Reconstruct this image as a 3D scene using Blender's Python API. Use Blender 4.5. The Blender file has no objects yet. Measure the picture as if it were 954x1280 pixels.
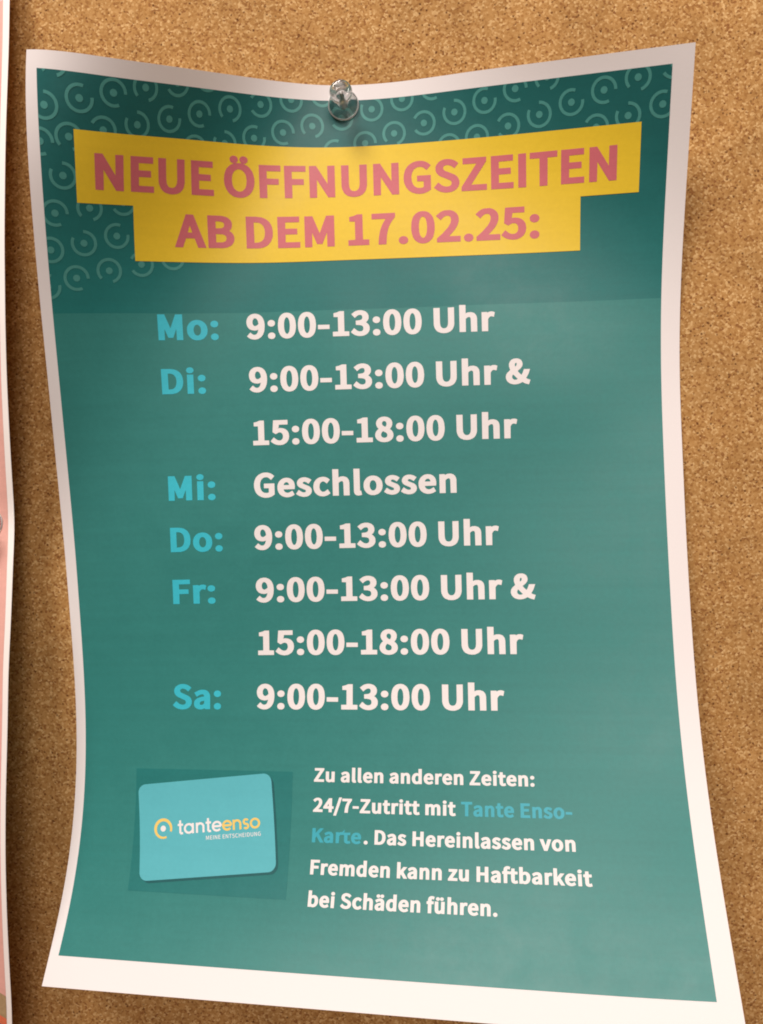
import bpy, bmesh, math, random
import numpy as np
from mathutils import Vector, Matrix

random.seed(4)
SC = bpy.context.scene
COL = SC.collection
MM = 0.001
ORIGIN = np.array([0.0, 0.0, 1.5])          # the point of the board under the push pin (metres)


def to_world(p):
    """board frame in mm (right, up, out of the board) -> world metres; the board stands in the XZ plane facing -Y"""
    p = np.asarray(p, float)
    return np.stack([p[..., 0], -p[..., 2], p[..., 1]], -1) * MM + ORIGIN


# ------------------------------------------------------------------ camera
CAM_POS = [24.617,-123.165,269.123]
CAM_AXES = [[0.998959,-0.002118,-0.045569],[0.0,0.998921,-0.046433],[0.045618,0.046385,0.997881]]
cam_data = bpy.data.cameras.new('camera')
cam_data.sensor_fit = 'VERTICAL'
cam_data.angle_y = math.radians(66.0)
cam_data.clip_start = 0.01
cam_data.clip_end = 50.0
cam = bpy.data.objects.new('camera', cam_data)
COL.objects.link(cam)
ax = [(a[0], -a[2], a[1]) for a in CAM_AXES]
mat = Matrix(((ax[0][0], ax[1][0], ax[2][0]), (ax[0][1], ax[1][1], ax[2][1]), (ax[0][2], ax[1][2], ax[2][2]))).to_4x4()
mat.translation = Vector(to_world(CAM_POS))
cam.matrix_world = mat
SC.camera = cam

# ------------------------------------------------------------------ light
world = bpy.data.worlds.new('World')
SC.world = world
world.use_nodes = True
wbg = world.node_tree.nodes['Background']
wbg.inputs[0].default_value = (1.0, 0.60, 0.44, 1)
wbg.inputs[1].default_value = 0.20


def area_lamp(name, pos, target, size, power, color):
    d = bpy.data.lights.new(name, 'AREA')
    d.shape = 'DISK'
    d.size = size
    d.energy = power
    d.color = color
    o = bpy.data.objects.new(name, d)
    COL.objects.link(o)
    o.location = Vector(to_world(pos))
    v = Vector(to_world(target)) - o.location
    o.rotation_euler = v.to_track_quat('-Z', 'Y').to_euler()
    return o


area_lamp('ceiling_lamp', (-530, 1240, 1030), (0, -120, 0), 0.72, 29.0, (1.0, 0.905, 0.845))
area_lamp('room_lamp', (300, 480, 1500), (0, -150, 0), 0.6, 12.0, (1.0, 0.905, 0.845))

SC.view_settings.view_transform = 'Standard'
SC.view_settings.look = 'None'
SC.view_settings.exposure = 0.0
SC.view_settings.gamma = 1.0
SC.cycles.max_bounces = 10
SC.cycles.filter_width = 1.9

# ------------------------------------------------------------------ the curled sheet: a cubic B-spline surface (mm)
W, H = 210.0, 297.0
NU, NV = 12, 15
CTRL = np.array([-86.47,-1.95,43.87,-87.46,-10.11,43.18,-88.86,-26.4,40.33,-91.69,-49.46,31.41,-93.75,-72.77,23.33,-94.53,-96.78,17.23,-96.17,-120.37,9.91,-96.6,-144.59,4.6,-96.26,-169.24,2.05,-95.72,-193.93,-0.01,-95.06,-218.76,0.58,-94.66,-243.19,5.23,-94.89,-266.22,14.7,-95.61,-279.92,23.96,-95.92,-286.82,28.47,-79.1,-3.02,46.08,-79.66,-11.11,44.13,-81.03,-26.82,38.44,-85.06,-48.62,27.37,-87.22,-71.94,19.2,-88.53,-95.71,12.37,-89.33,-119.69,6.15,-89.1,-144.28,2.36,-88.52,-169.02,1.14,-87.94,-193.76,0.01,-87.31,-218.53,1.25,-86.94,-242.89,6.15,-87.21,-265.85,15.84,-87.95,-279.45,25.26,-88.42,-285.95,30.32,-62.78,-4.06,42.17,-63.95,-11.46,38.58,-67.03,-25.74,31.1,-72.35,-46.69,18.84,-74.11,-70.28,10.81,-74.45,-94.51,5.37,-74.19,-119.11,1.39,-73.54,-143.91,0.31,-72.98,-168.64,0.28,-72.37,-193.4,0.36,-71.82,-218.08,2.55,-71.53,-242.27,8.2,-71.88,-264.97,18.34,-72.62,-278.58,27.74,-73.08,-285.03,32.86,-45.98,0.67,26.36,-47.77,-6.34,22.42,-50.88,-20.73,14.75,-52.23,-44.51,6.55,-51.97,-69.13,2.57,-51.39,-93.87,0.72,-50.79,-118.63,0.12,-50.22,-143.36,1.18,-49.65,-168.09,0.25,-49.07,-192.84,1.01,-48.56,-217.42,4.4,-48.41,-241.28,11.31,-48.87,-263.7,22.02,-49.65,-277.16,31.63,-50.16,-283.48,36.91,-28.82,4.87,11.08,-29.45,-2.96,8.17,-29.83,-19.05,3.28,-29.27,-43.81,0.24,-28.62,-68.6,-0.08,-28.04,-93.33,0.15,-27.48,-118.07,0.06,-26.9,-142.82,0.78,-26.32,-167.56,0.1,-25.76,-192.28,2.1,-25.4,-216.56,7.12,-25.35,-240.17,14.66,-25.84,-262.45,25.65,-26.71,-275.61,35.71,-27.3,-281.64,41.31,-7.22,6.24,0.93,-6.95,-2.0,0.13,-6.4,-18.54,-0.4,-5.86,-43.32,0.1,-5.31,-68.03,1.41,-4.74,-92.79,0.95,-4.15,-117.54,1.13,-3.57,-142.27,0.33,-2.98,-167.03,0.58,-2.47,-191.67,3.64,-2.27,-215.65,9.87,-2.28,-239.09,17.87,-2.83,-261.11,29.46,-3.82,-273.92,39.97,-4.47,-279.74,45.78,16.55,6.77,1.23,16.66,-1.47,0.65,16.84,-18.05,0.12,17.44,-42.76,1.2,18.01,-67.53,-0.88,18.6,-92.24,1.05,19.17,-116.99,0.41,19.76,-141.73,0.35,20.33,-166.46,1.9,20.73,-190.9,5.92,20.95,-214.94,11.93,20.81,-238.03,21.11,20.03,-259.29,33.94,18.99,-271.93,44.56,18.35,-277.83,50.29,39.08,6.64,7.52,39.58,-1.34,5.12,40.25,-17.46,1.18,40.75,-42.25,-0.22,41.34,-66.95,1.3,41.91,-91.7,1.14,42.5,-116.43,0.44,43.08,-141.19,0.98,43.6,-165.82,3.56,43.97,-190.21,7.83,44.11,-214.1,14.53,43.82,-236.75,24.72,42.88,-257.48,38.34,41.79,-269.92,49.17,41.18,-275.87,54.85,61.61,5.81,13.85,62.42,-1.4,9.9,63.41,-17.1,4.45,64.1,-41.65,0.57,64.65,-66.44,-0.28,65.25,-91.14,1.81,65.82,-115.89,0.46,66.4,-140.62,2.05,66.83,-165.11,5.67,67.2,-189.51,9.85,67.28,-213.26,17.14,66.8,-235.37,28.49,65.7,-255.57,42.83,64.62,-267.96,53.69,63.99,-273.84,59.44,84.03,4.96,20.28,84.91,-2.25,16.38,86.24,-17.26,9.54,87.38,-41.14,2.54,87.98,-65.87,-0.06,88.56,-90.6,0.75,89.15,-115.35,0.96,89.69,-140.03,3.36,90.07,-164.42,7.52,90.43,-188.79,12.03,90.39,-212.28,20.18,89.74,-233.88,32.38,88.56,-253.73,47.15,87.49,-266.07,58.14,86.74,-271.56,64.27,98.81,4.1,25.15,99.59,-3.22,21.42,101.25,-17.77,13.79,102.8,-40.98,4.96,103.55,-65.45,0.37,104.1,-90.27,-0.02,104.7,-114.96,1.97,105.15,-139.48,5.22,105.55,-163.92,9.1,105.86,-188.21,13.87,105.81,-211.68,22.01,105.14,-233.22,34.48,103.75,-252.32,50.28,102.48,-263.93,61.98,101.65,-269.3,68.18,106.28,3.8,27.3,107.0,-3.63,23.79,108.59,-18.26,16.32,110.39,-41.09,6.78,111.33,-65.26,0.99,111.87,-90.1,-0.24,112.47,-114.75,2.31,112.93,-139.35,5.18,113.33,-163.79,9.2,113.62,-188.01,14.5,113.53,-211.39,22.95,112.79,-232.72,35.78,111.29,-251.43,52.02,109.84,-262.58,64.13,109.03,-268.01,70.29]).reshape(NU * NV, 3)


def knots(n):
    return np.concatenate([[0] * 3, np.linspace(0, 1, n - 2), [1] * 3])


KU, KV = knots(NU), knots(NV)


def basis(t, K, n):
    t = np.clip(t, 0, 1 - 1e-9)
    N = [((K[i] <= t) & (t < K[i + 1])).astype(float) for i in range(n + 3)]
    for p in (1, 2, 3):
        M = []
        for i in range(n + 3 - p):
            a = b = 0.0
            if K[i + p] > K[i]:
                a = (t - K[i]) / (K[i + p] - K[i]) * N[i]
            if K[i + p + 1] > K[i + 1]:
                b = (K[i + p + 1] - t) / (K[i + p + 1] - K[i + 1]) * N[i + 1]
            M.append(a + b)
        N = M
    return np.stack(N[:n], 1)


def sheet_raw(u, v):
    bu = basis(u / W, KU, NU)
    bv = basis(v / H, KV, NV)
    return np.einsum('ki,kj,ijc->kc', bu, bv, CTRL.reshape(NU, NV, 3))


def sheet(u, v, lift=0.0):
    """points and normals of the sheet, lifted by `lift` mm towards the viewer"""
    u = np.asarray(u, float)
    v = np.asarray(v, float)
    e = 0.05
    u0, u1 = np.clip(u - e, 0, W), np.clip(u + e, 0, W)
    v0, v1 = np.clip(v - e, 0, H), np.clip(v + e, 0, H)
    P = sheet_raw(u, v)
    n = np.cross(sheet_raw(u, v1) - sheet_raw(u, v0), sheet_raw(u1, v) - sheet_raw(u0, v))
    n /= np.linalg.norm(n, axis=1)[:, None]
    return P + n * lift, n


# ------------------------------------------------------------------ materials
def new_mat(name):
    m = bpy.data.materials.new(name)
    m.use_nodes = True
    nt = m.node_tree
    return m, nt, nt.nodes['Principled BSDF']


def node(nt, kind, **kw):
    n = nt.nodes.new(kind)
    for k, v in kw.items():
        if k in n.inputs:
            n.inputs[k].default_value = v
        else:
            setattr(n, k, v)
    return n


def lin(r, g, b):
    return tuple(((c / 255 / 12.92) if c <= 10 else ((c / 255 + 0.055) / 1.055) ** 2.4) for c in (r, g, b)) + (1.0,)


def toner_mat(name, col, rough=0.42, var=0.08, spec=0.38, col2=None, v0=0.0, v1=1.0):
    """a printed colour: laser toner with faint mottle and horizontal print streaks"""
    m, nt, b = new_mat(name)
    uv = node(nt, 'ShaderNodeUVMap', uv_map='sheet')
    L = nt.links.new
    mottle = node(nt, 'ShaderNodeTexNoise', Scale=9.0, Detail=5.0, Roughness=0.7)
    L(uv.outputs[0], mottle.inputs['Vector'])
    mp = node(nt, 'ShaderNodeMapping')
    mp.inputs['Scale'].default_value = (0.8, 34.0, 1.0)
    L(uv.outputs[0], mp.inputs['Vector'])
    streak = node(nt, 'ShaderNodeTexNoise', Scale=1.0, Detail=3.0, Roughness=0.6)
    L(mp.outputs[0], streak.inputs['Vector'])
    fine = node(nt, 'ShaderNodeTexNoise', Scale=70.0, Detail=2.0, Roughness=0.6)
    L(uv.outputs[0], fine.inputs['Vector'])
    add = node(nt, 'ShaderNodeMath', operation='ADD')
    L(mottle.outputs[0], add.inputs[0])
    L(streak.outputs[0], add.inputs[1])
    add2 = node(nt, 'ShaderNodeMath', operation='ADD')
    L(add.outputs[0], add2.inputs[0])
    L(fine.outputs[0], add2.inputs[1])
    mr = node(nt, 'ShaderNodeMapRange')
    mr.inputs['From Min'].default_value = 1.0
    mr.inputs['From Max'].default_value = 2.0
    mr.inputs['To Min'].default_value = 1.0 - var
    mr.inputs['To Max'].default_value = 1.0 + var
    L(add2.outputs[0], mr.inputs['Value'])
    mul = node(nt, 'ShaderNodeVectorMath', operation='SCALE')
    mul.inputs[0].default_value = col[:3]
    if col2:                                   # the print itself blends from one teal to another down the sheet
        sx_ = node(nt, 'ShaderNodeSeparateXYZ')
        L(uv.outputs[0], sx_.inputs[0])
        t_ = node(nt, 'ShaderNodeMapRange', interpolation_type='SMOOTHSTEP')
        t_.inputs['From Min'].default_value = v0 / 100
        t_.inputs['From Max'].default_value = v1 / 100
        L(sx_.outputs['Y'], t_.inputs['Value'])
        mx_ = node(nt, 'ShaderNodeMix', data_type='RGBA')
        mx_.inputs[6].default_value = tuple(col[:3]) + (1,)
        mx_.inputs[7].default_value = tuple(col2[:3]) + (1,)
        L(t_.outputs[0], mx_.inputs[0])
        L(mx_.outputs[2], mul.inputs[0])
    L(mr.outputs[0], mul.inputs['Scale'])
    L(mul.outputs[0], b.inputs['Base Color'])
    rr = node(nt, 'ShaderNodeMapRange')
    rr.inputs['From Min'].default_value = 0.3
    rr.inputs['From Max'].default_value = 0.7
    rr.inputs['To Min'].default_value = rough - 0.03
    rr.inputs['To Max'].default_value = rough + 0.04
    L(mottle.outputs[0], rr.inputs['Value'])
    L(rr.outputs[0], b.inputs['Roughness'])
    b.inputs['Specular IOR Level'].default_value = spec
    bump = node(nt, 'ShaderNodeBump', Strength=0.10, Distance=0.0001)
    L(fine.outputs[0], bump.inputs['Height'])
    wave = node(nt, 'ShaderNodeTexNoise', Scale=4.0, Detail=2.0)
    L(uv.outputs[0], wave.inputs['Vector'])
    bump2 = node(nt, 'ShaderNodeBump', Strength=0.05, Distance=0.0006)
    L(wave.outputs[0], bump2.inputs['Height'])
    L(bump.outputs[0], bump2.inputs['Normal'])
    L(bump2.outputs[0], b.inputs['Normal'])
    return m


M_TEAL = toner_mat('teal_toner', (0.028, 0.208, 0.192))
M_HEAD = toner_mat('dark_teal_toner', (0.007, 0.115, 0.112), col2=(0.010, 0.165, 0.158), v0=12, v1=74)
M_RING = toner_mat('pale_teal_toner', (0.062, 0.270, 0.245))
M_YELLOW = toner_mat('yellow_toner', (0.77, 0.550, 0.028), var=0.05)
M_PINK = toner_mat('pink_toner', (0.58, 0.140, 0.165), var=0.06)
M_CYAN = toner_mat('cyan_toner', (0.040, 0.500, 0.620), var=0.06)
M_DEEPCYAN = toner_mat('deep_cyan_toner', (0.040, 0.380, 0.470), var=0.06)
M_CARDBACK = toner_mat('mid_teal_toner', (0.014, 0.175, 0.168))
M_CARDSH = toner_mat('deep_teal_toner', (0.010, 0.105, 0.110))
M_CARD = toner_mat('card_blue_toner', (0.100, 0.455, 0.520), var=0.04)
M_LOGO = toner_mat('logo_yellow_toner', (0.82, 0.60, 0.16), var=0.04)
M_SALMON = toner_mat('salmon_toner', (0.76, 0.42, 0.36), var=0.08)
M_LEAF = toner_mat('olive_toner', (0.40, 0.29, 0.15), var=0.25)
M_ORANGE = toner_mat('orange_toner', (0.70, 0.17, 0.08), var=0.15)


def paper_mat(name, col):
    m, nt, b = new_mat(name)
    L = nt.links.new
    tc = node(nt, 'ShaderNodeTexCoord')
    n1 = node(nt, 'ShaderNodeTexNoise', Scale=900.0, Detail=4.0)
    L(tc.outputs['Object'], n1.inputs['Vector'])
    bump = node(nt, 'ShaderNodeBump', Strength=0.10, Distance=0.0001)
    L(n1.outputs[0], bump.inputs['Height'])
    L(bump.outputs[0], b.inputs['Normal'])
    b.inputs['Base Color'].default_value = col
    b.inputs['Roughness'].default_value = 0.6
    b.inputs['Specular IOR Level'].default_value = 0.3
    return m


M_PAPER = paper_mat('white_paper', (0.81, 0.785, 0.785, 1))
M_INK = toner_mat('bare_paper_lettering', (0.81, 0.785, 0.785), rough=0.6, var=0.02, spec=0.3)

# cork: pressed granules of several browns with dark bark specks
M_CORK, nt, b = new_mat('cork')
L = nt.links.new
tc = node(nt, 'ShaderNodeTexCoord')
warp = node(nt, 'ShaderNodeTexNoise', Scale=700.0, Detail=2.0)
L(tc.outputs['Object'], warp.inputs['Vector'])
wsc = node(nt, 'ShaderNodeVectorMath', operation='SCALE', Scale=0.0006)
L(warp.outputs['Color'], wsc.inputs[0])
wadd = node(nt, 'ShaderNodeVectorMath', operation='ADD')
L(tc.outputs['Object'], wadd.inputs[0])
L(wsc.outputs[0], wadd.inputs[1])
gran = node(nt, 'ShaderNodeTexVoronoi', Scale=1500.0)
L(wadd.outputs[0], gran.inputs['Vector'])
sep = node(nt, 'ShaderNodeSeparateColor')
L(gran.outputs['Color'], sep.inputs[0])
ramp = node(nt, 'ShaderNodeValToRGB')
cr = ramp.color_ramp
cr.elements[0].position = 0.0
cr.elements[0].color = (0.262, 0.112, 0.036, 1)
cr.elements[1].position = 1.0
cr.elements[1].color = (0.65, 0.432, 0.195, 1)
for pos, c in ((0.14, (0.35, 0.174, 0.052, 1)), (0.35, (0.42, 0.226, 0.074, 1)), (0.75, (0.475, 0.270, 0.098, 1))):
    e = cr.elements.new(pos)
    e.color = c
L(sep.outputs[0], ramp.inputs[0])
speck = node(nt, 'ShaderNodeTexVoronoi', Scale=820.0)
L(wadd.outputs[0], speck.inputs['Vector'])
sep2 = node(nt, 'ShaderNodeSeparateColor')
L(speck.outputs['Color'], sep2.inputs[0])
gt = node(nt, 'ShaderNodeMath', operation='GREATER_THAN')
gt.inputs[1].default_value = 0.76
L(sep2.outputs[1], gt.inputs[0])
lt = node(nt, 'ShaderNodeMapRange')
lt.inputs['From Min'].default_value = 0.26
lt.inputs['From Max'].default_value = 0.48
lt.inputs['To Min'].default_value = 1.0
lt.inputs['To Max'].default_value = 0.0
L(speck.outputs['Distance'], lt.inputs['Value'])
sm = node(nt, 'ShaderNodeMath', operation='MULTIPLY')
L(gt.outputs[0], sm.inputs[0])
L(lt.outputs[0], sm.inputs[1])
mixs = node(nt, 'ShaderNodeMix', data_type='RGBA')
L(sm.outputs[0], mixs.inputs[0])
L(ramp.outputs[0], mixs.inputs[6])
mixs.inputs[7].default_value = (0.135, 0.050, 0.014, 1)
blot = node(nt, 'ShaderNodeTexNoise', Scale=42.0, Detail=4.0, Roughness=0.65)
L(tc.outputs['Object'], blot.inputs['Vector'])
bm_ = node(nt, 'ShaderNodeMapRange')
bm_.inputs['From Min'].default_value = 0.3
bm_.inputs['From Max'].default_value = 0.7
bm_.inputs['To Min'].default_value = 0.86
bm_.inputs['To Max'].default_value = 1.12
L(blot.outputs[0], bm_.inputs['Value'])
cs = node(nt, 'ShaderNodeVectorMath', operation='SCALE')
L(mixs.outputs[2], cs.inputs[0])
L(bm_.outputs[0], cs.inputs['Scale'])
L(cs.outputs[0], b.inputs['Base Color'])
b.inputs['Roughness'].default_value = 0.85
b.inputs['Specular IOR Level'].default_value = 0.15
hm = node(nt, 'ShaderNodeMath', operation='SUBTRACT')
L(sep.outputs[1], hm.inputs[0])
L(sm.outputs[0], hm.inputs[1])
bump = node(nt, 'ShaderNodeBump', Strength=0.3, Distance=0.0004)
L(hm.outputs[0], bump.inputs['Height'])
L(bump.outputs[0], b.inputs['Normal'])

M_CLEAR, nt, b = new_mat('clear_plastic')
b.inputs['Base Color'].default_value = (0.97, 0.98, 0.97, 1)
b.inputs['Transmission Weight'].default_value = 1.0
b.inputs['Roughness'].default_value = 0.05
b.inputs['IOR'].default_value = 1.49
clear = node(nt, 'ShaderNodeBsdfTransparent')
frost = node(nt, 'ShaderNodeBsdfTranslucent')
mixa = node(nt, 'ShaderNodeMixShader', Fac=0.10)
nt.links.new(b.outputs[0], mixa.inputs[1])
nt.links.new(clear.outputs[0], mixa.inputs[2])
mixb = node(nt, 'ShaderNodeMixShader', Fac=0.06)
nt.links.new(mixa.outputs[0], mixb.inputs[1])
nt.links.new(frost.outputs[0], mixb.inputs[2])
nt.links.new(mixb.outputs[0], nt.nodes['Material Output'].inputs['Surface'])
M_RIM_HIGHLIGHT, nt, b = new_mat('pale_rim_highlight')  # pale colour standing in for the bright highlight along the flange edge
b.inputs['Base Color'].default_value = (0.80, 0.83, 0.82, 1)
b.inputs['Roughness'].default_value = 0.25
b.inputs['Transmission Weight'].default_value = 0.35
b.inputs['IOR'].default_value = 1.49
M_STEEL, nt, b = new_mat('steel')
b.inputs['Base Color'].default_value = (0.55, 0.55, 0.55, 1)
b.inputs['Metallic'].default_value = 1.0
b.inputs['Roughness'].default_value = 0.3


# ------------------------------------------------------------------ helpers for objects
def empty(name, p, label, cat, group=None):
    o = bpy.data.objects.new(name, None)
    o.empty_display_size = 0.02
    COL.objects.link(o)
    o.location = Vector(to_world(p))
    o['label'] = label
    o['category'] = cat
    if group:
        o['group'] = group
    return o


def link(name, me, mat, parent=None):
    me.materials.append(mat)
    o = bpy.data.objects.new(name, me)
    COL.objects.link(o)
    if parent is not None:
        o.parent = parent
        q = parent
        off = Vector((0, 0, 0))
        while q is not None:
            off += q.location
            q = q.parent
        me.transform(Matrix.Translation(-off))
    return o


def set_uv(me, uvs):
    lay = me.uv_layers.new(name='sheet')
    idx = np.zeros(len(me.loops), dtype=np.int32)
    me.loops.foreach_get('vertex_index', idx)
    lay.data.foreach_set('uv', (uvs[idx] / 100.0).astype(np.float32).ravel())


CELL = 3.0


def fill_shape(contours, clip=None):
    """flat filled shape (holes even-odd) in sheet millimetres, cut along the sheet's own grid so that it can follow the curl"""
    cu = bpy.data.curves.new('shape', 'CURVE')
    cu.dimensions = '2D'
    cu.fill_mode = 'BOTH'
    for c in contours:
        s = cu.splines.new('POLY')
        s.points.add(len(c) - 1)
        co = np.zeros((len(c), 4), np.float32)
        co[:, :2] = c
        co[:, 3] = 1
        s.points.foreach_set('co', co.ravel())
        s.use_cyclic_u = True
    tmp = bpy.data.objects.new('shape', cu)
    COL.objects.link(tmp)
    dg = bpy.context.evaluated_depsgraph_get()
    me = bpy.data.meshes.new_from_object(tmp.evaluated_get(dg))
    bpy.data.objects.remove(tmp)
    bpy.data.curves.remove(cu)
    bm = bmesh.new()
    bm.from_mesh(me)
    bpy.data.meshes.remove(me)

    def cut(co, no, clear=False):
        bmesh.ops.bisect_plane(bm, geom=bm.verts[:] + bm.edges[:] + bm.faces[:], dist=1e-5,
                               plane_co=co, plane_no=no, clear_outer=clear)
    if clip:
        cut((clip[0], 0, 0), (-1, 0, 0), True)
        cut((clip[1], 0, 0), (1, 0, 0), True)
        cut((0, clip[2], 0), (0, -1, 0), True)
        cut((0, clip[3], 0), (0, 1, 0), True)
    xs = [v.co.x for v in bm.verts]
    ys = [v.co.y for v in bm.verts]
    for k in range(math.ceil(min(xs) / CELL), math.floor(max(xs) / CELL) + 1):
        cut((k * CELL, 0, 0), (1, 0, 0))
    for k in range(math.ceil(min(ys) / CELL), math.floor(max(ys) / CELL) + 1):
        cut((0, k * CELL, 0), (0, 1, 0))
    bmesh.ops.triangulate(bm, faces=bm.faces[:])
    return bm


def printed(name, contours, mat, parent, layer, clip=None, surf=sheet):
    bm = fill_shape(contours, clip)
    me = bpy.data.meshes.new(name)
    bm.to_mesh(me)
    bm.free()
    n = len(me.vertices)
    co = np.zeros(n * 3, np.float32)
    me.vertices.foreach_get('co', co)
    co = co.reshape(-1, 3).astype(float)
    P, N = surf(co[:, 0], co[:, 1], layer * 0.06)
    Wp = to_world(P)
    # face the viewer
    if len(me.polygons):
        p = me.polygons[0].vertices
        f = np.cross(Wp[p[1]] - Wp[p[0]], Wp[p[2]] - Wp[p[0]])
        nw = np.array([N[p[0]][0], -N[p[0]][2], N[p[0]][1]])
        if f @ nw < 0:
            me.flip_normals()
    me.vertices.foreach_set('co', Wp.astype(np.float32).ravel())
    me.polygons.foreach_set('use_smooth', [True] * len(me.polygons))
    set_uv(me, co[:, :2])
    NW = np.stack([N[:, 0], -N[:, 2], N[:, 1]], 1)
    me.update()
    me.normals_split_custom_set_from_vertices([tuple(x) for x in NW])
    return link(name, me, mat, parent)


def rect(u0, u1, v0, v1):
    return np.array([(u0, v0), (u1, v0), (u1, v1), (u0, v1)], float)


def make_sheet(name, surf, w, h, mat, parent, du=3.0, thick=0.11):
    nu, nv = int(round(w / du)), int(round(h / du))
    uu, vv = np.meshgrid(np.linspace(0, w, nu + 1), np.linspace(0, h, nv + 1), indexing='ij')
    u, v = uu.ravel(), vv.ravel()
    F, _ = surf(u, v, 0.0)
    B, _ = surf(u, v, -thick)
    k = len(u)
    verts = np.concatenate([to_world(F), to_world(B)])
    idx = lambda i, j: i * (nv + 1) + j
    faces = []
    for i in range(nu):
        for j in range(nv):
            q = (idx(i, j), idx(i, j + 1), idx(i + 1, j + 1), idx(i + 1, j))
            faces.append(q)
            faces.append(tuple(x + k for x in reversed(q)))
    rim = [idx(i, 0) for i in range(nu)] + [idx(nu, j) for j in range(nv)] + [idx(i, nv) for i in range(nu, 0, -1)] + [idx(0, j) for j in range(nv, 0, -1)]
    nf = len(faces)
    for a, b2 in zip(rim, rim[1:] + rim[:1]):
        faces.append((a, b2, b2 + k, a + k))
    me = bpy.data.meshes.new(name)
    me.from_pydata([tuple(p) for p in verts], [], faces)
    me.polygons.foreach_set('use_smooth', [i < nf for i in range(len(faces))])
    bm = bmesh.new()
    bm.from_mesh(me)
    bmesh.ops.recalc_face_normals(bm, faces=bm.faces[:])
    for e in bm.edges:
        if len(e.link_faces) == 2 and e.link_faces[0].smooth != e.link_faces[1].smooth:
            e.smooth = False
    bm.to_mesh(me)
    bm.free()
    set_uv(me, np.concatenate([np.stack([u, v], 1)] * 2))
    return link(name, me, mat, parent)


# ------------------------------------------------------------------ cork board
def cork_board():
    x0, x1, z0, z1 = -620, 620, -640, 380
    bm = bmesh.new()
    pts = to_world([(x0, z0, 0), (x1, z0, 0), (x1, z1, 0), (x0, z1, 0), (x0, z0, -10), (x1, z0, -10), (x1, z1, -10), (x0, z1, -10)])
    vs = [bm.verts.new(tuple(p)) for p in pts]
    for q in ((0, 1, 2, 3), (7, 6, 5, 4), (0, 4, 5, 1), (1, 5, 6, 2), (2, 6, 7, 3), (3, 7, 4, 0)):
        bm.faces.new([vs[i] for i in q])
    bmesh.ops.recalc_face_normals(bm, faces=bm.faces[:])
    me = bpy.data.meshes.new('cork_board')
    bm.to_mesh(me)
    bm.free()
    o = link('cork_board', me, M_CORK)
    o['kind'] = 'structure'
    return o


cork_board()

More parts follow.
